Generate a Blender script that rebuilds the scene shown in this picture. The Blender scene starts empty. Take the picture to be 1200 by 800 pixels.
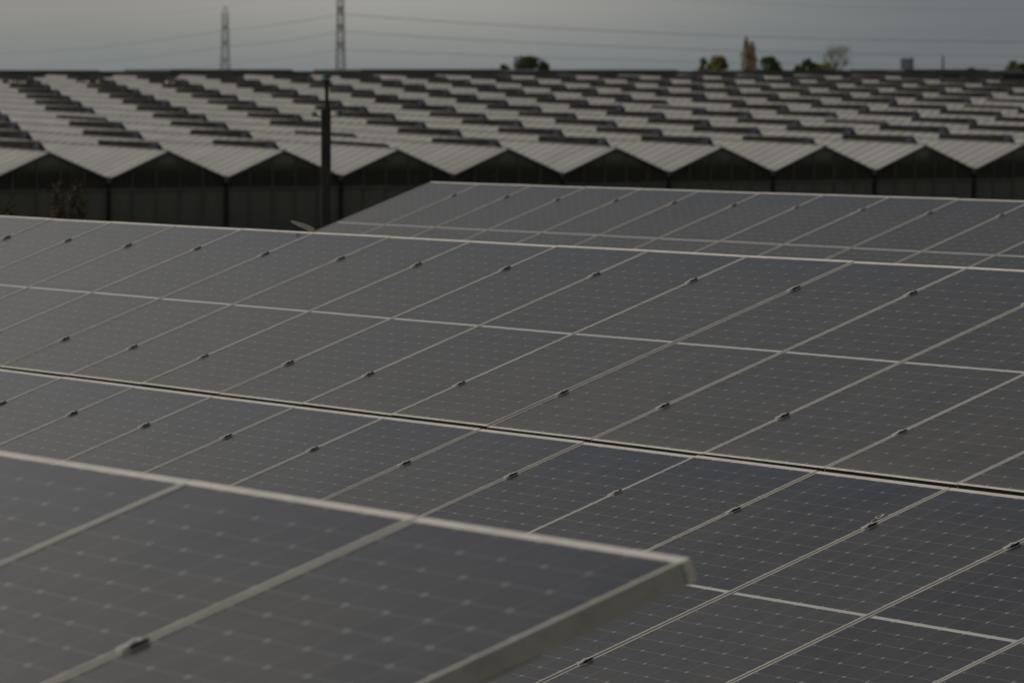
import bpy, bmesh, math, random
from mathutils import Vector, Matrix
random.seed(7)
SC = bpy.context.scene
C = SC.collection
F = 6100.0                                   # focal length in 1200-px-wide pixels
HY = 84.0                                    # horizon row

# ------------------------------------------------------------------ helpers
def link(o, parent=None):
    C.objects.link(o)
    if parent is not None:
        o.parent = parent
    return o
def tag(o, label=None, cat=None, group=None, kind=None):
    if label: o['label'] = label
    if cat: o['category'] = cat
    if group: o['group'] = group
    if kind: o['kind'] = kind
    return o
def empty(name, M=None):
    o = bpy.data.objects.new(name, None)
    o.empty_display_size = 0.2
    link(o)
    if M is not None: o.matrix_world = M
    return o
def obj(name, bm, mats, parent=None, smooth=False):
    me = bpy.data.meshes.new(name)
    bm.normal_update()
    bm.to_mesh(me); bm.free()
    if not isinstance(mats, (list, tuple)): mats = [mats]
    for m in mats: me.materials.append(m)
    if smooth:
        for p in me.polygons: p.use_smooth = True
    return link(bpy.data.objects.new(name, me), parent)
def box(bm, x0, x1, y0, y1, z0, z1, mi=0, M=None, bev=0):
    vs = [Vector(p) for p in ((x0,y0,z0),(x1,y0,z0),(x1,y1,z0),(x0,y1,z0),(x0,y0,z1),(x1,y0,z1),(x1,y1,z1),(x0,y1,z1))]
    if M is not None: vs = [M @ v for v in vs]
    vs = [bm.verts.new(v) for v in vs]
    fs = []
    for f in ((3,2,1,0),(4,5,6,7),(0,1,5,4),(1,2,6,5),(2,3,7,6),(3,0,4,7)):
        fc = bm.faces.new([vs[i] for i in f]); fc.material_index = mi; fs.append(fc)
    if bev:
        es = list({e for f in fs for e in f.edges})
        r = bmesh.ops.bevel(bm, geom=es, offset=bev, segments=2, affect='EDGES', profile=0.5)
        for f in r['faces']: f.material_index = mi
def quad(bm, pts, mi=0):
    f = bm.faces.new([bm.verts.new(p) for p in pts]); f.material_index = mi; return f
def tube(bm, pts, r, n=8, mi=0, caps=True):
    """round tube along points; r is one radius or a list"""
    pts = [Vector(p) for p in pts]
    rs = r if isinstance(r, (list, tuple)) else [r]*len(pts)
    rings = []
    for i, p in enumerate(pts):
        d = (pts[min(i+1, len(pts)-1)] - pts[max(i-1, 0)]).normalized()
        a = d.orthogonal().normalized()
        if i and rings:
            a = (pa - d*pa.dot(d)).normalized() if (pa - d*pa.dot(d)).length > 1e-6 else a
        pa = a
        b = d.cross(a)
        rings.append([bm.verts.new(p + rs[i]*(math.cos(2*math.pi*k/n)*a + math.sin(2*math.pi*k/n)*b)) for k in range(n)])
    for q0, q1 in zip(rings, rings[1:]):
        for k in range(n):
            f = bm.faces.new((q0[k], q0[(k+1) % n], q1[(k+1) % n], q1[k])); f.material_index = mi
    if caps:
        f = bm.faces.new(rings[0][::-1]); f.material_index = mi
        f = bm.faces.new(rings[-1]); f.material_index = mi
def bar(bm, a, b, w, mi=0):
    """square bar from a to b"""
    a = Vector(a); b = Vector(b); d = b - a; L = d.length
    q = d.to_track_quat('Z', 'Y').to_matrix().to_4x4()
    box(bm, -w/2, w/2, -w/2, w/2, 0, L, mi, Matrix.Translation(a) @ q)

# ------------------------------------------------------------------ node helpers
def mat(name):
    m = bpy.data.materials.new(name); m.use_nodes = True
    nt = m.node_tree; nt.nodes.clear()
    out = nt.nodes.new('ShaderNodeOutputMaterial')
    b = nt.nodes.new('ShaderNodeBsdfPrincipled')
    nt.links.new(b.outputs[0], out.inputs[0])
    return m, nt, b
class N:
    def __init__(s, nt): s.nt = nt
    def _in(s, sock, v):
        if hasattr(v, 'is_linked') or isinstance(v, bpy.types.NodeSocket): s.nt.links.new(v, sock)
        else: sock.default_value = v
    def m(s, op, a, b=None, c=None, clamp=False):
        n = s.nt.nodes.new('ShaderNodeMath'); n.operation = op; n.use_clamp = clamp
        s._in(n.inputs[0], a)
        if b is not None: s._in(n.inputs[1], b)
        if c is not None: s._in(n.inputs[2], c)
        return n.outputs[0]
    def mix(s, f, a, b, blend='MIX'):
        n = s.nt.nodes.new('ShaderNodeMix'); n.data_type = 'RGBA'; n.blend_type = blend
        s._in(n.inputs[0], f)
        s._in(n.inputs[6], a if not isinstance(a, tuple) else (*a, 1)[:4])
        s._in(n.inputs[7], b if not isinstance(b, tuple) else (*b, 1)[:4])
        return n.outputs[2]
    def coord(s, which='Object'):
        return s.nt.nodes.new('ShaderNodeTexCoord').outputs[which]
    def sep(s, v):
        n = s.nt.nodes.new('ShaderNodeSeparateXYZ'); s.nt.links.new(v, n.inputs[0]); return n.outputs
    def comb(s, x, y, z):
        n = s.nt.nodes.new('ShaderNodeCombineXYZ')
        for i, v in enumerate((x, y, z)): s._in(n.inputs[i], v)
        return n.outputs[0]
    def noise(s, v, scale, detail=4, rough=.55, dist=0):
        n = s.nt.nodes.new('ShaderNodeTexNoise')
        s.nt.links.new(v, n.inputs['Vector'])
        n.inputs['Scale'].default_value = scale; n.inputs['Detail'].default_value = detail
        n.inputs['Roughness'].default_value = rough; n.inputs['Distortion'].default_value = dist
        return n.outputs[0]
    def rng(s, v, a, b, c=0., d=1., smooth=True):
        n = s.nt.nodes.new('ShaderNodeMapRange')
        if smooth: n.interpolation_type = 'SMOOTHSTEP'
        s._in(n.inputs[0], v)
        for i, q in enumerate((a, b, c, d)): n.inputs[i+1].default_value = q
        return n.outputs[0]
    def rand(s): return s.nt.nodes.new('ShaderNodeObjectInfo').outputs['Random']
    def vadd(s, a, b):
        n = s.nt.nodes.new('ShaderNodeVectorMath'); n.operation = 'ADD'; s._in(n.inputs[0], a); s._in(n.inputs[1], b); return n.outputs[0]
def simple(name, col, rough=.6, metal=0., var=.25, scale=6., col2=None, spec=.5):
    m, nt, b = mat(name); n = N(nt)
    nz = n.noise(n.coord(), scale, 5)
    c2 = col2 or tuple(c*(1-var) for c in col)
    nt.links.new(n.mix(n.rng(nz, .35, .65), col, c2), b.inputs['Base Color'])
    nt.links.new(n.rng(nz, .2, .8, rough*.85, min(1, rough*1.15)), b.inputs['Roughness'])
    b.inputs['Metallic'].default_value = metal
    b.inputs['Specular IOR Level'].default_value = spec
    return m

# ------------------------------------------------------------------ materials
PW, PL, TH = 1.0415, 2.1615, .046              # module width, length, frame depth
LL, LS = .0170, .0205                         # lip widths: long sides, short sides
def glass_mat():
    m, nt, b = mat('solar cells under dusty glass'); n = N(nt)
    co = n.coord(); x, y, z = n.sep(co)
    hx = PW/2 - LL - .006                    # half cell field
    cx = hx*2/6
    midg = .0095
    hl = PL/2 - LS - .004
    cy = (hl - midg)/12
    ay = n.m('ABSOLUTE', y)
    u = n.m('DIVIDE', n.m('ADD', x, hx), cx)
    v = n.m('DIVIDE', n.m('SUBTRACT', ay, midg), cy)
    du = n.m('MULTIPLY', n.m('ABSOLUTE', n.m('SUBTRACT', n.m('FRACT', n.m('ADD', u, .5)), .5)), cx)
    dv = n.m('MULTIPLY', n.m('ABSOLUTE', n.m('SUBTRACT', n.m('FRACT', n.m('ADD', v, .5)), .5)), cy)
    inside = n.m('LESS_THAN', n.m('ABSOLUTE', x), hx)
    dia = n.m('LESS_THAN', n.m('ADD', du, dv), .0105)
    lu = n.m('LESS_THAN', du, .0016)
    lv = n.m('LESS_THAN', dv, .0017)
    mid = n.m('LESS_THAN', ay, midg)
    rnd = n.rand()
    off = n.vadd(co, n.comb(n.m('MULTIPLY', rnd, 37.), n.m('MULTIPLY', rnd, 91.), 0.))
    big = n.noise(off, 1.3, 4, .6)
    fine = n.noise(off, 26., 3, .6)
    speck = n.noise(off, 210., 2, .5)
    # per-cell tint
    wn = nt.nodes.new('ShaderNodeTexWhiteNoise'); wn.noise_dimensions = '3D'
    nt.links.new(n.comb(n.m('FLOOR', u), n.m('FLOOR', n.m('DIVIDE', n.m('ADD', y, 5.), cy)), rnd), wn.inputs['Vector'])
    cell = n.mix(wn.outputs['Value'], (.009, .012, .023), (.017, .020, .031))
    # fine bus wires down each cell
    bw = n.m('ABSOLUTE', n.m('SUBTRACT', n.m('FRACT', n.m('MULTIPLY', u, 10.)), .5))
    cell = n.mix(n.m('MULTIPLY', n.m('LESS_THAN', bw, .03), .25), cell, (.20, .20, .20))
    line = n.m('MULTIPLY', n.m('MAXIMUM', lu, lv), .36)
    col = n.mix(line, cell, (.26, .26, .26))
    col = n.mix(dia, col, (.24, .24, .235))
    col = n.mix(mid, col, (.50, .50, .48))
    col = n.mix(inside, (.05, .05, .055), col)
    col = n.mix(n.rng(y, PL*.30, PL*.5, 0., .38), col, (.016, .024, .056))  # bluish sheen put into the colour towards each module's top
    # dust: thicker low on each module, with rain runs and specks
    low = n.m('ADD', n.rng(y, PL*.48, PL*.48-.5, 0., .55), n.rng(y, PL*.3, -PL*.5, 0., .6))
    edge = n.rng(y, -PL*.5+.20, -PL*.5+.02, 0., .20)
    runs = n.noise(n.comb(n.m('MULTIPLY', x, 9.), n.m('MULTIPLY', y, .9), n.m('MULTIPLY', rnd, 50.)), 1.6, 4, .6)
    d = n.m('ADD', n.m('MULTIPLY', low, .20), n.m('MULTIPLY', n.rng(big, .3, .75), .10))
    d = n.m('ADD', d, n.m('MULTIPLY', n.rng(runs, .42, .72), .12))
    d = n.m('ADD', d, n.m('MULTIPLY', n.rng(fine, .4, .8), .05))
    d = n.m('ADD', d, edge)
    d = n.m('ADD', d, n.m('MULTIPLY', n.rng(speck, .70, .80), .22))
    d = n.m('ADD', d, n.m('MULTIPLY', n.m('SUBTRACT', rnd, .5), .13), clamp=True)
    # the occasional bird dropping
    dr = n.noise(off, 7.5, 2, .4)
    drop = n.m('MULTIPLY', n.m('GREATER_THAN', dr, .845), .9)
    d = n.m('MULTIPLY', d, .68, clamp=True)
    col = n.mix(d, col, (.178, .163, .134))
    col = n.mix(drop, col, (.5, .5, .47))
    nt.links.new(col, b.inputs['Base Color'])
    nt.links.new(n.m('ADD', .13, n.m('MULTIPLY', d, .35)), b.inputs['Roughness'])
    b.inputs['IOR'].default_value = 1.24
    b.inputs['Specular IOR Level'].default_value = .5
    bp = nt.nodes.new('ShaderNodeBump'); bp.inputs['Strength'].default_value = .12; bp.inputs['Distance'].default_value = .0015
    nt.links.new(n.noise(off, 5., 3, .5), bp.inputs['Height']); nt.links.new(bp.outputs[0], b.inputs['Normal'])
    return m
M_GLASS = glass_mat()
def alu(name, a, b_, rough, metal):
    m, nt, b = mat(name); n = N(nt); co = n.coord()
    nz = n.noise(co, 9., 5, .65); f = n.noise(co, 120., 2)
    c = n.mix(n.rng(nz, .35, .7), a, b_)
    c = n.mix(n.m('MULTIPLY', n.rng(f, .58, .72), .35), c, (.16, .15, .13))
    nt.links.new(c, b.inputs['Base Color']); b.inputs['Metallic'].default_value = metal
    nt.links.new(n.rng(nz, .3, .7, rough, rough+.12), b.inputs['Roughness'])
    return m
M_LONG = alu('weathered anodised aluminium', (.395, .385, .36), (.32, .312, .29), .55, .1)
M_SHORT = alu('bright sunlit aluminium lip', (.62, .59, .55), (.50, .48, .445), .5, .1)  # brighter copy of the frame aluminium; its sheen is put into the colour
M_CLAMP = alu('clamp aluminium', (.50, .49, .48), (.36, .36, .35), .45, .15)
M_BLACK = simple('plain black', (.008, .008, .008), .7, spec=.2)
M_STEEL = simple('galvanised steel', (.32, .33, .33), .5, .6, scale=14)
M_BACK = simple('white backsheet', (.55, .55, .54), .6, scale=3, var=.1)

# ------------------------------------------------------------------ solar arrays
def frame_axes(yaw, tilt, ue):
    U = Vector((math.cos(yaw)*math.cos(ue), -math.sin(yaw)*math.cos(ue), math.sin(ue)))
    D = Vector((-math.sin(yaw), -math.cos(yaw), 0))
    V = D*math.cos(tilt) + Vector((0, 0, -math.sin(tilt)))
    V = (V - U*V.dot(U)).normalized()
    Nn = U.cross(-V).normalized()
    return U, V, Nn
def array_matrix(x0, y0, z0, yaw, tilt, ue):
    U, V, Nn = frame_axes(yaw, tilt, ue)
    Y = -V
    M = Matrix(((U.x, Y.x, Nn.x, x0), (U.y, Y.y, Nn.y, y0), (U.z, Y.z, Nn.z, z0), (0, 0, 0, 1)))
    return M                                  # local x along the row, -y down the slope, z out of the glass
A_M = array_matrix(.2565, 28.343, -.9428, 1.09960, .35449, .005146)
B_M = array_matrix(2.6137, 43.460, -1.0224, 1.09211, .35449, .004268)
C_M = array_matrix(-.6909, 11.2115, -.88096, 1.06564, .34266, .001278)

def panel_meshes():
    bm = bmesh.new()
    hx, hy = PW/2, PL/2
    for s in (-1, 1):
        a, b_ = sorted((s*hx, s*(hx-LL)))
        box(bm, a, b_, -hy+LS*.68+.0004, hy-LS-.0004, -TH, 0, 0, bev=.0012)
    for s in (-1, 1):
        a, b_ = sorted((s*hy, s*(hy-(LS if s > 0 else LS*.68))))
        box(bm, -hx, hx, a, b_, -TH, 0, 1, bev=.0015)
    for s in (-1, 1):                         # hairline corner joints and a rivet on each outer side
        for q in (-1, 1):
            yy = q*(hy-.022)
            a, b_ = sorted((s*(hx+.0003), s*(hx-.002)))
            box(bm, a, b_, yy-.0007, yy+.0007, -TH+.002, -.002, 2)
            a, b_ = sorted((s*(hx+.0012), s*(hx-.002)))
            box(bm, a, b_, yy+q*.008-.003, yy+q*.008+.003, -TH*.55-.003, -TH*.55+.003, 0, bev=.0008)
    box(bm, -hx+.001, hx-.001, -hy-.0026, -hy-.0004, -TH, -.0022, 2)   # black strip added to paint the shade in the gap between rows
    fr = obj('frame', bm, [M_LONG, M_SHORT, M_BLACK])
    bm = bmesh.new()
    x1, y1 = hx-LL-.0002, hy-LS-.0002
    box(bm, -x1, x1, -y1-LS*.32, y1, -.007, -.0022, 0)
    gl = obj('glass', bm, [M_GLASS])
    bm = bmesh.new()
    box(bm, -x1, x1, -y1, y1, -.0095, -.0075, 0)
    for k in (-1, 0, 1): box(bm, k*.3-.05, k*.3+.05, -.03, .03, -.026, -.0098, 1)
    bk = obj('backsheet', bm, [M_BACK, M_BLACK])
    return fr, gl, bk
PF, PG, PB = panel_meshes()
first_panel = [True]
GROUPS = {'A': 'solar panels of the middle array', 'B': 'solar panels of the far array', 'C': 'solar panels of the front array'}
def add_panel(AM, k, row, label, group):
    """panel between seams k and k+1 of an array; row 0 is the top one"""
    v0 = 0 if row == 0 else 2.1925
    xc = (k + .5 - 7)*1.05; yc = -(v0 + PL/2)
    rnd = random.Random(k*31 + row*977 + len(group))
    J = Matrix.Translation((xc, yc, rnd.uniform(-.0015, .0015))) @ Matrix.Rotation(math.radians(rnd.uniform(-.09, .09)), 4, 'X') @ Matrix.Rotation(math.radians(rnd.uniform(-.12, .12)), 4, 'Y')
    t = empty('solar_panel', AM @ J)
    tag(t, label, 'solar panel', group)
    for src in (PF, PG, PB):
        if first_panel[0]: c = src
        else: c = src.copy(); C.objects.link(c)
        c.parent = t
    first_panel[0] = False
    return t
ORD = ['first', 'second', 'third', 'fourth', 'fifth', 'sixth', 'seventh', 'eighth', 'ninth', 'tenth', 'eleventh', 'twelfth', 'thirteenth', 'fourteenth', 'fifteenth', 'sixteenth', 'seventeenth', 'eighteenth']
# middle array, upper row: seams -1..15 are in view
for k in range(-3, 18):
    if -1 <= k <= 14:
        lab = 'dusty gridded solar panel, %s from the left in the upper row of the middle array' % ORD[k+1]
    else: lab = 'solar panel beyond the %s end of the middle array upper row, %s outward' % (('left', ORD[-2-k]) if k < 0 else ('right', ORD[k-15]))
    add_panel(A_M, k, 0, lab, GROUPS['A'])
for k in range(1, 21):
    if 3 <= k <= 17:
        lab = 'dusty gridded solar panel, %s from the left in the lower row of the middle array' % ORD[k-3]
    else: lab = 'solar panel beyond the %s end of the middle array lower row, %s outward' % (('left', ORD[2-k]) if k < 3 else ('right', ORD[k-18]))
    add_panel(A_M, k, 1, lab, GROUPS['A'])
for k in range(0, 15):
    if k == 0: lab = 'solar panel at the exposed left end of the far array'
    elif k <= 11: lab = 'greyish solar panel, %s from the left end of the far array' % ORD[k]
    else: lab = 'solar panel just past the right end of the far array, %s outward' % ORD[k-12]
    add_panel(B_M, k, 0, lab, GROUPS['B'])
CL = {8: 'blurred foreground solar panel at the right end of the front array, thick side frame showing',
      7: 'blurred foreground solar panel in the middle of the front array, left of the large clamp',
      6: 'blurred foreground solar panel at the left edge of the front array'}
for k in range(3, 9):
    add_panel(C_M, k, 0, CL.get(k, 'blurred solar panel just past the left of the front array, %s outward' % ORD[max(0, 5-k)]), GROUPS['C'])

def ground_z(x, y):
    """terrain: level under the arrays, falling away to the greenhouse"""
    d = y - .25*abs(x)*0
    t = min(1, max(0, (d-48)/70)); t = t*t*(3-2*t)
    return -3.1 - 4.4*t
def rack(name, label, AM, k0, k1, rows, clamps):
    L0, L1 = (k0-7)*1.05, (k1-7)*1.05
    t = empty(name, AM); tag(t, label, 'mounting rack')
    depth = PL if rows == 1 else 2.1925+PL
    for v in clamps:
        bm = bmesh.new()
        box(bm, L0-(-.06), L1-.06, -v-.02, -v+.02, -TH-.062, -TH-.002)
        obj('purlin', bm, M_STEEL, t)
    nraf = max(2, round((L1-L0)/3.15)+1)
    inv = AM.inverted()
    for i in range(nraf):
        x = L0+.5+(L1-L0-1.)*i/(nraf-1)
        bm = bmesh.new(); box(bm, x-.03, x+.03, -depth+.12, -.12, -TH-.145, -TH-.064)
        obj('rafter', bm, M_STEEL, t)
        for v in (.55, depth-.5):
            top = AM @ Vector((x, -v, -TH-.147))
            bot = Vector((top.x, top.y, ground_z(top.x, top.y)-.3))
            bm = bmesh.new()
            M = inv @ Matrix.Translation(bot)
            box(bm, -.045, .045, -.045, .045, 0, top.z-bot.z, 0, M)
            obj('post', bm, M_STEEL, t)
    # clamps on the seams
    protoc = protob = None
    for k in range(k0+1, k1):
        for v in clamps:
            rr = random.Random(k*7+int(v*100))
            vv = v + rr.uniform(-.02, .02)
            if protoc is None:
                bm = bmesh.new()
                box(bm, -.017, .0130, -.030, .024, .0010, .0050, 0, bev=.0010)
                box(bm, -.0075, .0075, -.034, .034, -.05, .0012, 0)
                box(bm, .0133, .0190, -.014, .028, .0010, .0068, 1)  # black strip along the right side
                protoc = obj('clamp', bm, [M_CLAMP, M_BLACK], t)
                bm = bmesh.new()
                tube(bm, [(-.004, .004, .0066), (-.004, .004, .0085)], .008, 6)
                protob = obj('bolt', bm, M_CLAMP, protoc)
                c = protoc
            else:
                c = protoc.copy(); C.objects.link(c); b = protob.copy(); C.objects.link(b); b.parent = c
            c.location = ((k-7)*1.05 + rr.uniform(-.002, .002), -vv, 0)
            c.rotation_euler = (0, 0, rr.uniform(-.03, .03))
    return t
rack('mounting_rack', 'galvanised rack and seam clamps carrying the two rows of the middle array', A_M, -3, 18, 2, (.367, 1.751, 2.615, 3.95))
rack('mounting_rack', 'galvanised rack and seam clamps under the single far array', B_M, 0, 15, 1, (.315, 1.751))
rack('mounting_rack', 'galvanised rack and large seam clamp of the blurred front array', C_M, 3, 9, 1, (.665, 1.6))
# extend lower row clamps beyond: small wire ring by one clamp
bm = bmesh.new()
ring = [(.022*math.cos(a*math.pi/8), .030*math.sin(a*math.pi/8), .004*math.sin(a*math.pi/4)) for a in range(17)]
tube(bm, ring, .0042, 6)
tube(bm, [(.0, -.03, 0), (.012, -.06, .004), (.018, -.085, -.003)], .003, 6)
o = obj('wire_loop', bm, simple('pale wire', (.6, .58, .52), .5), None, True)
o.matrix_world = A_M @ Matrix.Translation(((14-7)*1.05-.035, -2.52, .006)) @ Matrix.Scale(.62, 4)
tag(o, 'small pale wire loop beside a clamp in the lower row of the middle array', 'wire')

# ------------------------------------------------------------------ greenhouse
GO = Vector((-14.0305, 157.6515, -2.4303))
e1 = Vector((3.4719, 1.9864, -.0015)).normalized()
e2 = Vector((-4.8980, 8.3844, .1945)); e2 = (e2 - e1*e2.dot(e1)).normalized()
e3 = e1.cross(e2)
G_M = Matrix(((e1.x, e2.x, e3.x, GO.x), (e1.y, e2.y, e3.y, GO.y), (e1.z, e2.z, e3.z, GO.z), (0, 0, 0, 1)))
S, RISE, PER, GLEN = 4.0, .82, 9.712, 113.2
M0, M1 = -4, 26
def roof_mat():
    m, nt, b = mat('whitewashed greenhouse glass'); n = N(nt)
    co = n.coord(); x, y, z = n.sep(co)
    st = n.m('ABSOLUTE', n.m('SUBTRACT', n.m('FRACT', n.m('DIVIDE', y, .70)), .5))   # 0..0.5
    bars = n.rng(st, .04, .30, 1., 0.)
    wn = nt.nodes.new('ShaderNodeTexWhiteNoise'); wn.noise_dimensions = '2D'
    nt.links.new(n.comb(n.m('FLOOR', n.m('DIVIDE', x, 2.)), n.m('FLOOR', n.m('DIVIDE', y, .70)), 0.), wn.inputs['Vector'])
    nz = n.noise(co, .35, 5, .6)
    run = n.noise(n.comb(n.m('MULTIPLY', x, .8), n.m('MULTIPLY', y, 4.), 0.), 1., 4)
    c = n.mix(wn.outputs['Value'], (.355, .350, .335), (.415, .408, .39))
    c = n.mix(n.m('MULTIPLY', n.rng(nz, .4, .7), .35), c, (.25, .24, .22))
    c = n.mix(n.m('MULTIPLY', n.rng(run, .5, .75), .3), c, (.24, .225, .205))
    c = n.mix(n.m('MULTIPLY', bars, .75), c, (.165, .163, .157))
    nt.links.new(c, b.inputs['Base Color'])
    nt.links.new(n.rng(nz, .3, .7, .45, .65), b.inputs['Roughness'])
    b.inputs['Specular IOR Level'].default_value = .35
    return m
M_ROOF = roof_mat()
M_GUT = simple('grey gutter metal', (.10, .10, .097), .5, .2)
M_VENTF = simple('vent frame metal', (.035, .035, .035), .8, spec=.1)
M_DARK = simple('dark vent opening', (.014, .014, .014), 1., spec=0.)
M_VENTG = simple('dull vent glass', (.026, .026, .025), .9, scale=1.2, var=.4, spec=.04)
M_VENTE = simple('bluish vent end glass', (.032, .042, .060), .8, scale=2, spec=.08)
M_FRAMEG = simple('grey greenhouse steel', (.075, .075, .070), .6, scale=2)
M_POSTG = simple('dark greenhouse column', (.020, .020, .019), .7, scale=2, spec=.1)
def facade_mat():
    m, nt, b = mat('dark greenhouse wall glass'); n = N(nt)
    co = n.coord(); x, y, z = n.sep(co)
    xx = n.m('FRACT', n.m('DIVIDE', x, 4.))
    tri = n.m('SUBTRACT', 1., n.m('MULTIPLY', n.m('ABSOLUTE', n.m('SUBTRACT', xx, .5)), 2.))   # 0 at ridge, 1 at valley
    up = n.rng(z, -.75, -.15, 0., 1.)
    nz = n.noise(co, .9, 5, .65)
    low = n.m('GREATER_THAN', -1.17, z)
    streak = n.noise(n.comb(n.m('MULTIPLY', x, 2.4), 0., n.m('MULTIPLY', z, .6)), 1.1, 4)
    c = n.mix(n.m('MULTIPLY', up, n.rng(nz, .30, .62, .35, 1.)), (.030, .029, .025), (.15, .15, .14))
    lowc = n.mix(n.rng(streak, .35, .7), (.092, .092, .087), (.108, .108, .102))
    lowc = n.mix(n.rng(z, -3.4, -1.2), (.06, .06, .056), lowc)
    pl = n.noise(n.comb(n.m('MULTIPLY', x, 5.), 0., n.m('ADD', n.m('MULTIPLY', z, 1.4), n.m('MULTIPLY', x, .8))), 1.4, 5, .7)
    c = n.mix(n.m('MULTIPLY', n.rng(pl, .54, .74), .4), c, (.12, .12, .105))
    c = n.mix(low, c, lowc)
    nt.links.new(c, b.inputs['Base Color'])
    b.inputs['Roughness'].default_value = .32
    b.inputs['Specular IOR Level'].default_value = .12
    return m
M_FAC = facade_mat()
gh = empty('greenhouse', G_M)
tag(gh, 'huge multi-span glass greenhouse with rows of whitewashed gabled roofs and open vents', 'greenhouse')
for m in range(M0, M1+1):                    # each span's roof
    bm = bmesh.new()
    x = m*S; sag = .006*math.sin(m*2.1)
    y0 = -.06
    vs = []
    NY = 24
    for i in range(NY+1):
        y = y0 + (GLEN-y0)*i/NY
        w = .010*math.sin(i*1.7+m)+sag
        vs.append([bm.verts.new((x-S/2+.07, y, -RISE+.03)), bm.verts.new((x-.0, y, w)), bm.verts.new((x+S/2-.07, y, -RISE+.03))])
    for i in range(NY):
        for s in (0, 1):
            bm.faces.new((vs[i][s], vs[i][s+1], vs[i+1][s+1], vs[i+1][s]))
    rf = obj('roof_span', bm, M_ROOF, gh)
    bm = bmesh.new()
    box(bm, x-.035, x+.035, -.07, GLEN, .006, .03)
    obj('ridge_cap', bm, M_GUT, gh)
    bm = bmesh.new()                          # gutter on the right of the span
    box(bm, x+S/2-.06, x+S/2+.06, -.05, GLEN, -RISE-.13, -RISE-.0)
    obj('gutter', bm, M_GUT, gh)
    # gable rafters
    bm = bmesh.new()
    for s in (-1, 1):
        bar(bm, (x+s*(S/2-.05), -.085, -RISE-.0), (x+s*.02, -.085, -.035), .045)
    obj('rafter', bm, M_FRAMEG, gh)
    bm = bmesh.new(); box(bm, x+S/2-.045, x+S/2+.045, -.10, .02, -5.6, -RISE-.131)
    obj('post', bm, M_POSTG, gh)
# facade glass
bm = bmesh.new()
for m in range(M0, M1+1):
    x = m*S
    bm.faces.new([bm.verts.new(p) for p in ((x-S/2, 0, -5.6), (x+S/2, 0, -5.6), (x+S/2, 0, -RISE-.02), (x, 0, -.03), (x-S/2, 0, -RISE-.02))])
# side and rear walls
x0, x1 = M0*S-S/2, M1*S+S/2
quad(bm, ((x1, 0, -5.6), (x1, GLEN, -5.6), (x1, GLEN, -RISE), (x1, 0, -RISE)))
quad(bm, ((x0, GLEN, -5.6), (x0, 0, -5.6), (x0, 0, -RISE), (x0, GLEN, -RISE)))
quad(bm, ((x1, GLEN, -5.6), (x0, GLEN, -5.6), (x0, GLEN, -.05), (x1, GLEN, -.05)))
obj('glass_wall', bm, M_FAC, gh)
bm = bmesh.new()                              # glazing bars of the front wall
for m in range(M0, M1+1):
    for k in range(1, 5):
        xx = m*S - S/2 + k*S/5
        zt = -RISE*abs(xx-m*S)/(S/2) - .06
        box(bm, xx-.018, xx+.018, -.045, -.004, -5.6, zt)
obj('glazing_bars', bm, M_FRAMEG, gh)
bm = bmesh.new(); box(bm, x0, x1, -.062, -.047, -1.20, -1.13); box(bm, x0, x1, -.062, -.047, -3.0, -2.94)
obj('wall_beam', bm, M_FRAMEG, gh)
# ridge vents standing open along every ridge
LV = 4.25
def vent_parts(bmo, bmf, T, h0, h1, rr):
    """flap hinged at the ridge over the far slope, standing up h0 at its near end and h1 at its far end"""
    sl = RISE/(S/2)
    # dark opening on the far slope
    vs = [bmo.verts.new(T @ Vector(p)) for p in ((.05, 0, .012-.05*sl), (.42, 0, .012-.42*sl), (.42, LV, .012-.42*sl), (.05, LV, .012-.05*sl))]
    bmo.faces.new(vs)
    n = 5
    def Q(f, t, off):
        h = h0+(h1-h0)*f
        return T @ Vector((.03+.30*h*t+off, f*LV, .032+h*t))
    a = [bmf.verts.new(Q(f, t, -.003)) for f, t in ((0, .1), (.10, .1), (.10, .9), (0, .9))]
    fc = bmf.faces.new(a); fc.material_index = 2
    for i in range(n):                        # five panes in a slim frame
        f0, f1 = i/n, (i+1)/n-.012
        a = [bmf.verts.new(Q(f, t, o)) for o in (0, .012) for f, t in ((f0, 0), (f1, 0), (f1, 1), (f0, 1))]
        mi = 0
        for q in ((3,2,1,0),(4,5,6,7),(0,1,5,4),(1,2,6,5),(2,3,7,6),(3,0,4,7)):
            fc = bmf.faces.new([a[k] for k in q]); fc.material_index = mi
        bar(bmf, Q(f1+.006, 0, .006), Q(f1+.006, 1, .006), .022, 1)
    bar(bmf, Q(0, 1.05, .006), Q(1, 1.05, .006), .022, 1)
    # near end: triangular cheek back to the far slope
    vs = [bmf.verts.new(p) for p in (Q(0, 0, .015), Q(0, 1, .015), T @ Vector((.42, 0, .02-.42*sl)))]
    fc = bmf.faces.new(vs); fc.material_index = 2
    for f in (.3, .7): bar(bmf, T @ Vector((.38, f*LV, .02-.38*sl)), Q(f, .8, .012), .016, 1)
def px_of(v):
    w = G_M @ Vector(v)
    p = math.atan(316/F); cp, sp = math.cos(p), math.sin(p)
    yy = w.y*cp - w.z*sp; zz = w.y*sp + w.z*cp
    return 600+F*w.x/yy, 400-F*zz/yy, yy
vents = []
for m in range(M0, M1+1):
    for j in range(0, 11):
        y = (j+.085)*PER
        a = px_of((m*S, y, 0)); b = px_of((m*S, y+LV, 0))
        vis = max(0, min(a[0], 1200) - max(b[0], 0)) * (300/a[2])
        vents.append((vis, m, y))
vents.sort(key=lambda t: -t[0])
rest_o = bmesh.new()
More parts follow.
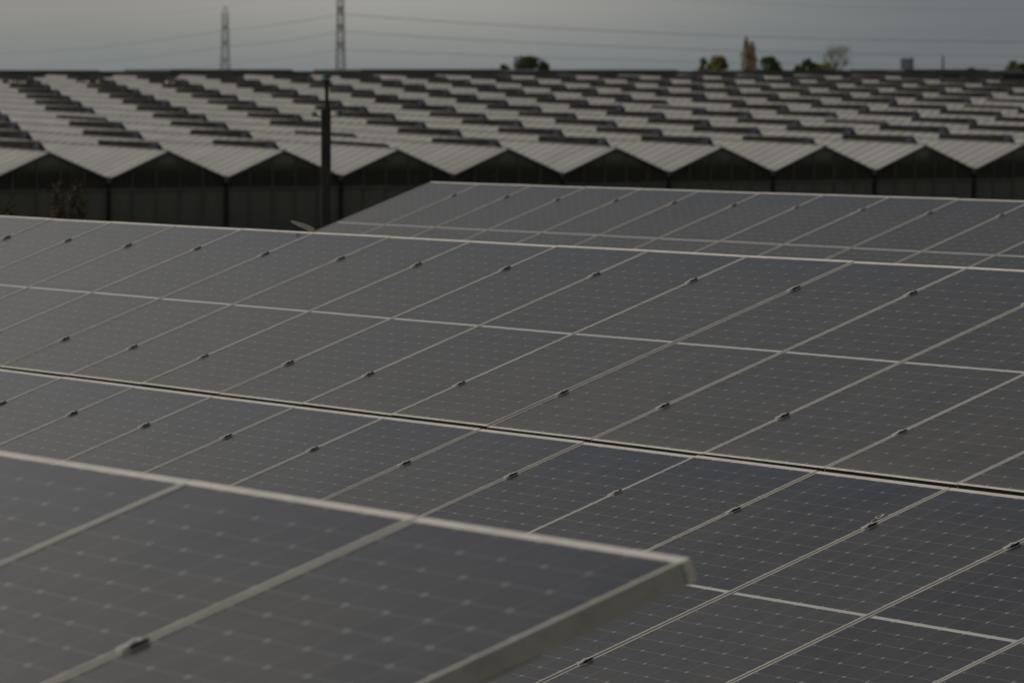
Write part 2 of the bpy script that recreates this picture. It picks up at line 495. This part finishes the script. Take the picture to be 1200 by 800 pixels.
for i, (vis, m, y) in enumerate(vents):
    rr = random.Random(m*100+int(y)); h0 = rr.uniform(.19, .24); h1 = h0*rr.uniform(.58, .75)
    if rr.random() < .03: h0, h1 = .10, .08     # the odd vent nearly shut
    T = Matrix.Translation((m*S, y+rr.uniform(-.05, .05), .0))
    if i < 100:
        bo = bmesh.new(); bf = bmesh.new()
        vent_parts(bo, bf, T, h0, h1, rr)
        v = obj('roof_vent', bo, [M_DARK], gh)
        obj('flap', bf, [M_VENTG, M_VENTF, M_VENTE], v)
    else:
        n0 = len(rest_o.faces)
        vent_parts(rest_o, rest_o, T, h0, h1, rr)
        rest_o.faces.ensure_lookup_table()
        for q in range(n0+1, len(rest_o.faces)): rest_o.faces[q].material_index += 1
vr = obj('roof_vents', rest_o, [M_DARK, M_VENTG, M_VENTF, M_VENTE], gh); tag(vr, kind='stuff')

# pale pieces added to paint glints on the far left roofs
M_GLINT = simple('pale glint colour', (.80, .74, .60), .35, scale=9, var=.25)
for (px, py, w, lab) in ((19, 96.5, 1.4, 'pale painted glint on the far greenhouse roof, nearest the left edge'),
                      (27, 97.5, .8, 'small pale painted glint right of the leftmost one on the greenhouse roof'),
                      (99, 97., 1.2, 'cream painted glint on the far greenhouse roof between the leftmost pair and the pylon'),
                      (119, 97., .9, 'bright white painted glint just left of the second dark vent column'),
                      (200, 97., 1., 'faint cream painted glint on the far greenhouse roof left of the first pylon')):
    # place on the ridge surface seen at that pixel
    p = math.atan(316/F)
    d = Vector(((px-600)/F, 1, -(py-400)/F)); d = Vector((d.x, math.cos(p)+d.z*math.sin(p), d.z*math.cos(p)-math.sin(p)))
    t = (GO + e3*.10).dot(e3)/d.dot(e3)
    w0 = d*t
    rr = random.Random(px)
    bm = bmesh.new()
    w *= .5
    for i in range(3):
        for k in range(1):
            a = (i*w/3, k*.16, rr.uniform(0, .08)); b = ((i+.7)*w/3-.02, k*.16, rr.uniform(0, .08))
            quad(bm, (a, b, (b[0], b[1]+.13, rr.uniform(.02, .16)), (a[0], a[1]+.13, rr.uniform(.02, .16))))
    o = obj('painted_glint', bm, M_GLINT); o.location = w0 - Vector((w/2, .2, .05)); o.rotation_euler = (.5, 0, 0)
    tag(o, lab, 'plastic sheeting', 'painted glints on the greenhouse roof')  # not real sheeting: pale pieces added to paint glints

# ------------------------------------------------------------------ long shed behind the greenhouse
def gp(x, y, z=0): return G_M @ Vector((x, y, z))
M_SHED = simple('dark grey shed cladding', (.066, .066, .064), .7, scale=.25, var=.35)
M_SHED2 = simple('dark shed roof', (.09, .09, .088), .7, scale=.4, var=.3)
a = gp(-30, 121); b = gp(190, 121)
d = (b-a); d.z = 0; L = d.length
ang = math.atan2(d.y, d.x)
sh = empty('shed', Matrix.Translation((a.x, a.y, -7.6)) @ Matrix.Rotation(ang, 4, 'Z'))
tag(sh, 'long low dark grey shed stretching along the horizon behind the greenhouse', 'shed')
TOP = 7.6+.02
bm = bmesh.new(); box(bm, 0, L, 0, 22, 0, TOP-.25); obj('wall', bm, M_SHED, sh)
bm = bmesh.new(); box(bm, -.3, L+.3, -.4, 22.3, TOP-.249, TOP); obj('roof', bm, M_SHED2, sh)
rr = random.Random(3); x = 4
while x < L-12:
    w = rr.uniform(5, 11)
    bm = bmesh.new(); h = rr.uniform(.05, .12); box(bm, x, x+w, 2, 8, TOP+.003, TOP+h)
    obj('roof_unit', bm, M_SHED, sh); x += w + rr.uniform(.8, 5)

# ------------------------------------------------------------------ terrain
def gmat():
    m, nt, b = mat('rough grass and soil'); n = N(nt); co = n.coord()
    nz = n.noise(co, .35, 6, .65); f = n.noise(co, 7., 4, .6)
    c = n.mix(n.rng(nz, .35, .65), (.11, .115, .05), (.21, .18, .115))
    c = n.mix(n.m('MULTIPLY', n.rng(f, .4, .7), .5), c, (.07, .08, .035))
    nt.links.new(c, b.inputs['Base Color']); b.inputs['Roughness'].default_value = .95
    b.inputs['Specular IOR Level'].default_value = .1
    return m
bm = bmesh.new()
xs = [-20000, -6000, -2000, -800, -300] + list(range(-160, 161, 10)) + [300, 800, 2000, 6000, 20000]
ys = [-3000, -600, -100, -40] + list(range(-20, 160, 6)) + [170, 185, 200, 215, 235, 255, 290, 340, 450, 700, 1200, 2500, 6000, 22000]
def tz(x, y):
    z = ground_z(x, y)
    # follow the greenhouse's rising floor
    v = Vector((x, y, 0))-GO; ly = v.dot(Vector((e2.x, e2.y, 0)))
    if y > 115:
        t = min(1, max(0, (ly+10)/123)) if ly > -10 else 0
        z += 2.2*t - (max(0, min(1, (y-340)/200))*1.2)
    return z
grid = [[bm.verts.new((x, y, tz(x, y))) for x in xs] for y in ys]
for i in range(len(ys)-1):
    for j in range(len(xs)-1):
        bm.faces.new((grid[i][j], grid[i][j+1], grid[i+1][j+1], grid[i+1][j]))
tag(obj('ground', bm, gmat(), None, True), 'rough grass and bare soil around the solar arrays', 'ground', kind='structure')

# ------------------------------------------------------------------ world point from a pixel at a given distance
PITCH = math.atan(316/F)
def at(px, py, dist):
    d = Vector(((px-600)/F, 1, (400-py)/F))
    d = Vector((d.x, math.cos(PITCH)+d.z*math.sin(PITCH), d.z*math.cos(PITCH)-math.sin(PITCH)))
    return d*(dist/d.y)

# ------------------------------------------------------------------ mast with green lamps
M_MAST = simple('dark painted steel', (.030, .031, .029), .6, 0., scale=4, spec=.2)
M_GREEN = simple('green lamp glass', (.015, .075, .058), .35, scale=30, var=.5)
M_PALE = simple('pale lamp lens', (.45, .55, .50), .3, scale=30)
base = at(382.5, 84, 70); gz = ground_z(base.x, 70)
mz = at(382.5, 128, 70).z; rz = at(382.5, 95, 70).z
t = empty('mast', Matrix.Translation((base.x, 70, gz))); tag(t, 'dark steel mast with thin rod and small green lamps standing before the greenhouse', 'mast')
bm = bmesh.new(); box(bm, -.072, .058, -.065, .065, -.3, mz-gz, bev=.012); obj('post', bm, M_MAST, t)
bm = bmesh.new(); box(bm, -.13, .13, -.13, .13, .0, .03); obj('base_plate', bm, M_MAST, t)
bm = bmesh.new(); tube(bm, [(.008, -.03, mz-gz-.4), (.010, -.03, mz-gz), (.0, -.03, rz-gz)], [.034, .028, .022], 10); obj('rod', bm, M_BLACK, t)
bm = bmesh.new(); box(bm, -.055, .055, -.09, .03, rz-gz-.012, rz-gz+.016); obj('cap', bm, M_BLACK, t)
bm = bmesh.new(); az = mz-gz-.10
box(bm, -.19, .22, -.10, -.088, az-.008, az+.006); obj('crossarm', bm, M_MAST, t)
def lamp(x, y, z, r, sc):
    bm = bmesh.new()
    prof = [(0.001, 0), (r*.8, .01), (r, r*.45), (r*.85, r*.9), (r*.45, r*1.25), (.001, r*1.35)]
    n = 14; rings = [[bm.verts.new((x+sc*a*math.cos(2*math.pi*k/n), y+a*math.sin(2*math.pi*k/n), z+h)) for k in range(n)] for a, h in prof]
    for i, (q0, q1) in enumerate(zip(rings, rings[1:])):
        for k in range(n):
            f = bm.faces.new((q0[k], q0[(k+1) % n], q1[(k+1) % n], q1[k]))
            f.material_index = 1 if (i in (0, 1) and k % 2) else 0
    l = obj('lamp', bm, [M_GREEN, M_PALE], t, True)
lamp(.0, -.03, rz-gz+.018, .06, 1.2)
lamp(-.16, -.10, az+.008, .04, 1.2)
lamp(.18, -.10, az+.008, .05, 1.3)

# ------------------------------------------------------------------ foliage helpers
def leafmat(name, a, b_, c=None):
    m, nt, b = mat(name); n = N(nt)
    co = n.coord(); nz = n.noise(co, .9, 3); f = n.noise(co, 14., 2)
    col = n.mix(n.rng(nz, .35, .65), a, b_)
    col = n.mix(n.m('MULTIPLY', n.rng(f, .45, .6), .5), col, c or tuple(q*.5 for q in a))
    nt.links.new(col, b.inputs['Base Color']); b.inputs['Roughness'].default_value = .7
    b.inputs['Specular IOR Level'].default_value = .15
    return m
M_BARK = simple('bark', (.07, .058, .045), .9, scale=3)
def leaves(bm, pts, size, rr, mi=0):
    for p in pts:
        d = Vector((rr.gauss(0, 1), rr.gauss(0, 1), rr.gauss(0, 1))).normalized()
        a = d.orthogonal().normalized(); b = d.cross(a)
        s = size*rr.uniform(.6, 1.3); p = Vector(p)
        quad(bm, (p-a*s, p-b*s*.55, p+a*s, p+b*s*.55), mi)
def tree(px, ybase_top, dist, topy, halfw, mats, label, seed, kind='round', dens=1.0):
    """tree whose crown top shows at pixel row topy; halfw in pixels"""
    rr = random.Random(seed)
    top = at(px, topy, dist); g = -7.0
    H = top.z-g; hw = halfw/F*dist*1.18
    t = empty('tree', Matrix.Translation((top.x, dist, g))); tag(t, label, 'tree', 'trees beyond the greenhouse')
    bm = bmesh.new(); tube(bm, [(0, 0, 0), (rr.uniform(-.1, .1), 0, H*.4), (rr.uniform(-.3, .3), 0, H*.86)], [H*.022+.08, H*.014+.05, .04], 7)
    tips = []
    nl = 14 if kind != 'poplar' else 18
    for i in range(nl):
        a = i*2.4+rr.uniform(-.4, .4); h0 = H*rr.uniform(.25, .7)
        if kind == 'poplar': e = (math.cos(a)*hw*rr.uniform(.3, .6), math.sin(a)*hw*rr.uniform(.3, .6), h0+H*rr.uniform(.15, .28))
        elif kind == 'bare': e = (math.cos(a)*hw*rr.uniform(.5, 1.), math.sin(a)*hw*rr.uniform(.5, 1.), min(H, h0+H*rr.uniform(.22, .42)))
        else: e = (math.cos(a)*hw*rr.uniform(.4, .8), math.sin(a)*hw*rr.uniform(.4, .8), min(H*.9, h0+H*rr.uniform(.08, .25)))
        mpt = (e[0]*.45, e[1]*.45, h0+(e[2]-h0)*.55)
        tube(bm, [(0, 0, h0), mpt, e], [H*.009+.03, .05, .02], 5); tips.append(e)
        if kind == 'bare':
            for q in range(7):
                f = [e[c]+rr.gauss(0, .16)*hw for c in range(2)]+[min(H+.2, e[2]+rr.uniform(.0, .18)*H)]
                s = rr.uniform(.3, 1); st = [mpt[c]+(e[c]-mpt[c])*s for c in range(3)]
                tube(bm, [st, f], [.035, .015], 4)
    obj('trunk', bm, M_BARK, t)
    pts = []
    if kind == 'round':
        nc = 26
        for i in range(nc):
            th = rr.uniform(0, 2*math.pi); u = rr.uniform(-.75, 1)
            R = math.sqrt(max(0, 1-u*u))*rr.uniform(.45, .86)
            c = Vector((math.cos(th)*R*hw, math.sin(th)*R*hw, H*.66+u*H*.31*rr.uniform(.85, 1.05)))
            cr = hw*rr.uniform(.26, .40)
            for q in range(int(150*dens)):
                v = Vector((rr.gauss(0, 1), rr.gauss(0, 1), rr.gauss(0, .8))).normalized()*cr*rr.uniform(.5, 1.08)
                pp = c+v
                if pp.z < H*1.01: pts.append((pp, rr.random()))
    elif kind == 'poplar':
        for q in range(int(3400*dens)):
            z = rr.uniform(.16, 1.0); lobe = rr.choice((-1, 1, 1))
            prof = math.sin(min(1, (z-.1)/.55)*math.pi/2)*(1-max(0, (z-.62)/.40)**1.6)
            th = rr.uniform(0, 2*math.pi); R = hw*.62*max(.05, prof)*math.sqrt(rr.uniform(.2, 1))*(1+.35*math.sin(z*37+th*2))
            topf = 1.0 if lobe < 0 else .93
            pts.append((Vector((lobe*hw*.33+math.cos(th)*R, math.sin(th)*R, z*H*topf)), (.8 if lobe > 0 else .2)+rr.uniform(-.3, .3)))
    else:
        for e in tips:
            for q in range(int(120*dens)):
                pts.append((Vector(e)+Vector((rr.gauss(0, .2)*hw, rr.gauss(0, .2)*hw, rr.gauss(0, .05)*H)), rr.random()))
    bm = bmesh.new()
    for p, w in pts:
        leaves(bm, [p], .26 if kind != 'bare' else .13, rr, 1 if w > .55 and len(mats) > 1 else 0)
    obj('crown', bm, mats, t)
L_DG = leafmat('dark green leaves', (.060, .085, .036), (.085, .105, .045))
L_MG = leafmat('mid green leaves', (.085, .105, .045), (.12, .13, .055))
L_YG = leafmat('yellowing leaves', (.34, .27, .07), (.22, .20, .07))
L_OR = leafmat('pinkish autumn leaves', (.52, .37, .23), (.40, .31, .17))
L_OL = leafmat('olive autumn leaves', (.20, .20, .08), (.27, .25, .10))
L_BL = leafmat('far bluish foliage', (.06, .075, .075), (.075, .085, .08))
tree(619, 84, 1150, 66.5, 19, [L_DG, L_MG], 'dark green round tree poking above the greenhouse right of the pylons, largest of its pair', 1)
tree(591, 84, 1180, 76, 7, [L_DG, L_OL], 'tiny low green tree just left of the dark round tree', 2)
tree(637, 84, 1170, 74, 8, [L_MG], 'small green tree hugging the right side of the dark round tree', 21)
tree(824, 84, 1150, 69, 6, [L_MG, L_OL], 'small olive tree just left of the yellow-green tree', 3)
tree(841, 84, 1130, 65, 11, [L_YG, L_DG], 'yellow and green autumn tree left of the poplar', 4)
tree(878, 84, 1100, 43.5, 8.5, [L_OL, L_OR], 'tall slender autumn poplar, the highest tree on the horizon', 5, 'poplar')
tree(901, 84, 1120, 67, 14, [L_DG], 'dense dark green tree right of the tall poplar', 6)
tree(948, 84, 1150, 68, 8, [L_DG, L_MG], 'small dark conical tree left of the bare tree', 7)
tree(961, 84, 1180, 73, 8, [L_DG, L_OL], 'low dark tree wedged between the conical tree and the bare tree', 8)
tree(935, 84, 1200, 77, 7, [L_MG], 'very low green tree furthest left of the right-hand clump', 22)
tree(980, 84, 1150, 58, 14, [L_OL], 'nearly leafless tree with fine bare branches on the horizon', 9, 'bare')
tree(970, 84, 1210, 74, 9, [L_YG, L_OL], 'low olive tree at the foot of the nearly leafless tree', 31)
tree(1188, 84, 1300, 72, 8, [L_DG, L_OL], 'small dark tree at the far right end of the horizon', 10)
tree(1199, 84, 1300, 75, 8, [L_DG], 'low dark tree cut by the right edge of the picture', 23)
tree(1140, 84, 1900, 79.5, 7, [L_BL], 'hazy low tree right of the thin chimney', 24)

# ------------------------------------------------------------------ brownish shrubs before the greenhouse wall
L_BR = leafmat('rusty leaves', (.085, .050, .022), (.060, .048, .024), (.025, .025, .015))
L_BR2 = leafmat('dull green leaves', (.035, .045, .018), (.05, .04, .018))
for i, (px, ty, w, lab) in enumerate(((67, 216, 8, 'thin rusty-leaved shrub, left one of the pair before the greenhouse wall'),
                                    (89, 214, 11, 'bushier rusty-leaved shrub, right one of the pair before the greenhouse wall'),
                                    (6, 236, 6, 'small dull green shrub at the left edge before the greenhouse wall'))):
    D = 62; rr = random.Random(50+i); top = at(px, ty, D); g = ground_z(top.x, D); H = top.z-g; hw = w/F*D
    t = empty('shrub', Matrix.Translation((top.x, D, g))); tag(t, lab, 'shrub', 'shrubs before the greenhouse wall')
    bm = bmesh.new(); stems = []
    for s in range(5):
        pts = [(rr.uniform(-.3, .3)*hw, rr.uniform(-.05, .05), 0), (rr.uniform(-.6, .6)*hw, rr.uniform(-.1, .1), H*.55), (rr.uniform(-.9, .9)*hw, rr.uniform(-.1, .1), H*rr.uniform(.85, 1.) if s else H)]
        tube(bm, pts, [.012, .008, .003], 5); stems.append(pts)
    obj('stem', bm, M_BARK, t)
    bm = bmesh.new()
    for q in range(1300):
        pts = rr.choice(stems); s = rr.uniform(.15, 1.)
        a, b = (pts[0], pts[1]) if s < .55 else (pts[1], pts[2]); f = s/.55 if s < .55 else (s-.55)/.45
        p = Vector(a).lerp(Vector(b), f)+Vector((rr.gauss(0, .38)*hw, rr.gauss(0, .05), rr.gauss(0, .03)))
        leaves(bm, [p], .026, rr, rr.choice((0, 0, 1)))
    obj('foliage', bm, [L_BR, L_BR2] if i < 2 else [L_BR2, L_BR2], t)
# pale leaf blade poking up behind the middle array
M_PLF = simple('pale dry leaf', (.36, .36, .31), .6, scale=20)
D = 31.5
t0 = at(369, 271, D); t = empty('reed_plant', Matrix.Translation((t0.x+.05, D, -3.1))); tag(t, 'pale dry reed leaf arching up behind the top edge of the middle array', 'plant')
def blade(bm, pts, w):
    pv = [Vector(p) for p in pts]; prev = None
    for i, p in enumerate(pv):
        s = w*math.sin(math.pi*(.12+.86*(1-i/(len(pv)-1))))+.001
        dz = Vector((.25, .3, 1)).normalized()*s
        a, b = bm.verts.new(p-dz), bm.verts.new(p+dz)
        if prev: bm.faces.new((prev[0], a, b, prev[1]))
        prev = (a, b)
def rel(px, py): return at(px, py, D) - Vector((t0.x+.05, D, -3.1))
bm = bmesh.new(); blade(bm, [(0, 0, .0), (.01, 0, 1.2), rel(371, 276), rel(367, 270), rel(361, 267), rel(355, 264.5), rel(348, 262), rel(341, 259)], .016); obj('leaf', bm, M_PLF, t)
bm = bmesh.new(); blade(bm, [(.02, 0, 0), (.03, .02, .9), (.10, .05, 1.55), (.2, .08, 1.8)], .011); obj('leaf', bm, M_PLF, t)
bm = bmesh.new(); blade(bm, [(-.02, 0, 0), (-.05, .02, .8), (-.14, .05, 1.4), (-.3, .08, 1.6)], .011); obj('leaf', bm, M_PLF, t)

# ------------------------------------------------------------------ pylons and wires
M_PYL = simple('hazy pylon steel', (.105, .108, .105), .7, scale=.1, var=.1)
M_WIRE = simple('conductor', (.17, .175, .175), .6, scale=.1)
def pylon(px, dist, topy, wtop, wbot, label, dirv):
    p = at(px, 84, dist); top = at(px, topy, dist).z; g = -7.5; H = top-g
    t = empty('pylon', Matrix.Translation((p.x, dist, g)) @ Matrix.Rotation(dirv, 4, 'Z')); tag(t, label, 'pylon', 'lattice pylons on the horizon')
    bm = bmesh.new(); n = 15; hw = []
    zs = [H*.93*i/n for i in range(n+1)]
    def w(z):
        f = z/(H*.93); return (wbot*(1-f)**1.2 + wtop*(1-(1-f)**1.2))/2
    for i in range(n):
        for (sx, sy) in ((-1, -1), (1, -1), (1, 1), (-1, 1)):
            bar(bm, (sx*w(zs[i]), sy*w(zs[i]), zs[i]), (sx*w(zs[i+1]), sy*w(zs[i+1]), zs[i+1]), .24)
        for (a, b) in (((-1, -1), (1, -1)), ((1, -1), (1, 1)), ((1, 1), (-1, 1)), ((-1, 1), (-1, -1))):
            bar(bm, (a[0]*w(zs[i]), a[1]*w(zs[i]), zs[i]), (b[0]*w(zs[i+1]), b[1]*w(zs[i+1]), zs[i+1]), .13)
            bar(bm, (b[0]*w(zs[i]), b[1]*w(zs[i]), zs[i]), (a[0]*w(zs[i+1]), a[1]*w(zs[i+1]), zs[i+1]), .13)
            bar(bm, (a[0]*w(zs[i]), a[1]*w(zs[i]), zs[i]), (b[0]*w(zs[i]), b[1]*w(zs[i]), zs[i]), .12)
    obj('lattice', bm, M_PYL, t)
    bm = bmesh.new()
    for (sx, sy) in ((-1, -1), (1, -1), (1, 1), (-1, 1)): bar(bm, (sx*w(zs[-1]), sy*w(zs[-1]), zs[-1]), (0, 0, H), .2)
    obj('peak', bm, M_PYL, t)
    return t, g, H
def arm(t, z, L):
    bm = bmesh.new()
    for s in (-1, 1):
        for x in (-.5, .5):
            bar(bm, (x, s*.6, z), (0, s*L, z+.25), .16)
            bar(bm, (x, s*.6, z+1.3), (0, s*L, z+.25), .16)
        bar(bm, (0, s*L, z+.25), (0, s*L, z-1.2), .18)
    obj('crossarm', bm, M_PYL, t)
p1, g1, H1 = pylon(264, 2000, 8, 2.0, 3.9, 'left lattice pylon whose pointed tip is visible in the sky', .1)
p2, g2, H2 = pylon(399, 1600, -32, 1.55, 2.9, 'right lattice pylon rising out of the top of the picture', .1)
LV1 = (32.5, 52, 72); LV2 = (13, 33.5, 54.5)
for y in LV1: arm(p1, at(264, y, 2000).z-g1, 4.)
for y in LV2: arm(p2, at(399, y, 1600).z-g2, 4.)
# ends of the neighbouring spans, beyond the frame
def sagline(a, b, sag, n=28):
    out = []
    for i in range(n+1):
        f = i/n; p = a.lerp(b, f); p.z -= 4*sag*f*(1-f); out.append(p)
    return out
WL = ('highest', 'middle', 'lowest')
for i in range(3):
    for s in (-1, 1):
        off = Vector((0, s*4., -1.))
        P1 = at(264, LV1[i], 2000)+off; P2 = at(399, LV2[i], 1600)+off
        P0 = at(-300, LV1[i]+16, 2300)+off; P3 = at(2000, (20, 40, 58)[i], 1600)+off
        pts = sagline(P0, P1, (7.5, 6.5, 5.)[i])[:-1]+sagline(P1, P2, .6)[:-1]+sagline(P2, P3, (7.6, 6.6, 4.6)[i])
        bm = bmesh.new(); tube(bm, pts, .055, 4)
        tag(obj('power_line', bm, M_WIRE), '%s pair level of thin overhead conductors strung between the two pylons' % WL[i], 'power line', 'overhead conductors')
bm = bmesh.new()
E1 = at(264, 8, 2000); E2 = at(399, -32, 1600)
tube(bm, sagline(at(-300, 30, 2300), E1, 5)[:-1]+sagline(E1, E2, .6)[:-1]+sagline(E2, at(2000, -20, 1600), 10.), .028, 4)
tag(obj('power_line', bm, M_WIRE), 'single thin earth wire from the pylon tips crossing the sky above the conductors', 'power line', 'overhead conductors')

# ------------------------------------------------------------------ far tower block, chimney and low roofs in haze
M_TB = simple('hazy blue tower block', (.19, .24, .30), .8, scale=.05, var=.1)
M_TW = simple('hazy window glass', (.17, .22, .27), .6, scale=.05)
p = at(1063, 84, 3500); H = at(1063, 67.5, 3500).z+8
t = empty('tower_block', Matrix.Translation((p.x, 3500, -8))); tag(t, 'pale blue tower block faint in the haze on the horizon', 'building')
bm = bmesh.new(); box(bm, -4.3, 2.6, 0, 12, 0, H-1.2); box(bm, 2.601, 4.4, 1, 11, 0, H); obj('wall', bm, M_TB, t)
bm = bmesh.new(); box(bm, -4.5, 2.7, -.2, 12.2, H-1.198, H-.6); obj('roof', bm, M_TB, t)
for f in range(5):
    bm = bmesh.new(); box(bm, -4., 2.3, -.12, -.002, H-3.2-f*3, H-2.-f*3); obj('window', bm, M_TW, t)
p = at(1105, 84, 2600); H = at(1105, 66, 2600).z+8
t = empty('chimney', Matrix.Translation((p.x, 2600, -8))); tag(t, 'thin dark chimney right of the hazy tower block', 'chimney')
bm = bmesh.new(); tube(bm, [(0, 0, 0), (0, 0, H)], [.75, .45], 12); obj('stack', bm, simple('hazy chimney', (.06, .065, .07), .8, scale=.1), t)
bm = bmesh.new(); tube(bm, [(0, 0, H-1.4), (0, 0, H-.9)], [.75, .75], 12); obj('collar', bm, M_PYL, t)

# ------------------------------------------------------------------ world, sun, camera
w = bpy.data.worlds.new('World'); SC.world = w; w.use_nodes = True
nt = w.node_tree; nt.nodes.clear(); n = N(nt)
SUN_EL = math.radians(24); SUN_DIR = Vector((-.97, .10, 0)).normalized()*math.cos(SUN_EL)+Vector((0, 0, math.sin(SUN_EL)))
out = nt.nodes.new('ShaderNodeOutputWorld'); bg = nt.nodes.new('ShaderNodeBackground'); bg2 = nt.nodes.new('ShaderNodeBackground'); add = nt.nodes.new('ShaderNodeAddShader')
sky = nt.nodes.new('ShaderNodeTexSky'); sky.sky_type = 'NISHITA'; sky.sun_disc = False
sky.sun_elevation = SUN_EL; sky.sun_rotation = math.atan2(SUN_DIR.x, SUN_DIR.y); sky.dust_density = 4; sky.air_density = 1.5
SKY_STR = .012
nt.links.new(sky.outputs[0], bg.inputs[0]); bg.inputs[1].default_value = SKY_STR
co = n.coord('Generated'); x, y, z = n.sep(co)
az = n.m('DIVIDE', x, n.m('MAXIMUM', n.m('ABSOLUTE', y), .05))
topc = n.mix(n.rng(az, -.09, -.02), (.290, .282, .255), (.350, .347, .322))
low = n.mix(n.rng(z, .0005, .014), (.215, .235, .237), topc)
low = n.mix(n.rng(az, -.03, .10), low, (.145, .168, .180))
streak = n.noise(n.comb(n.m('MULTIPLY', x, 9.), n.m('MULTIPLY', y, 9.), n.m('MULTIPLY', z, 130.)), 1.3, 4, .5)
low = n.mix(n.m('MULTIPLY', n.rng(streak, .35, .7), .12), low, (.34, .33, .31))
cl = n.noise(n.comb(x, y, n.m('MULTIPLY', z, 2.5)), 2.6, 6, .6)
high = n.mix(n.rng(cl, .35, .65), (.145, .145, .147), (.20, .196, .187))
high = n.mix(n.rng(z, .16, .42), (.235, .228, .218), high)
glow = n.m('MULTIPLY', n.rng(x, -.05, -.50, 0., 1.), n.rng(z, .9, .2, 0., 1.))
high = n.mix(glow, high, (.78, .735, .67))
allc = n.mix(n.rng(z, .03, .16), low, high)
nt.links.new(allc, bg2.inputs[0]); bg2.inputs[1].default_value = .93
nt.links.new(bg.outputs[0], add.inputs[0]); nt.links.new(bg2.outputs[0], add.inputs[1]); nt.links.new(add.outputs[0], out.inputs[0])

sl = bpy.data.lights.new('sun', 'SUN'); sl.energy = 1.3; sl.angle = math.radians(3.0); sl.color = (1, .93, .86)
so = bpy.data.objects.new('sun', sl); C.objects.link(so)
so.rotation_euler = SUN_DIR.to_track_quat('Z', 'Y').to_euler()

cam = bpy.data.cameras.new('camera'); co_ = bpy.data.objects.new('camera', cam); C.objects.link(co_)
cam.sensor_width = 36; cam.lens = 36*F/1200
co_.location = (0, 0, 0); co_.rotation_euler = (math.pi/2-PITCH, 0, 0)
cam.clip_start = .1; cam.clip_end = 60000
cam.dof.use_dof = True; cam.dof.focus_distance = 20.5
cam.dof.aperture_fstop = (cam.lens)/20.0      # 20 mm entrance pupil
SC.camera = co_
SC.view_settings.view_transform = 'Standard'; SC.view_settings.look = 'None'; SC.view_settings.exposure = 0
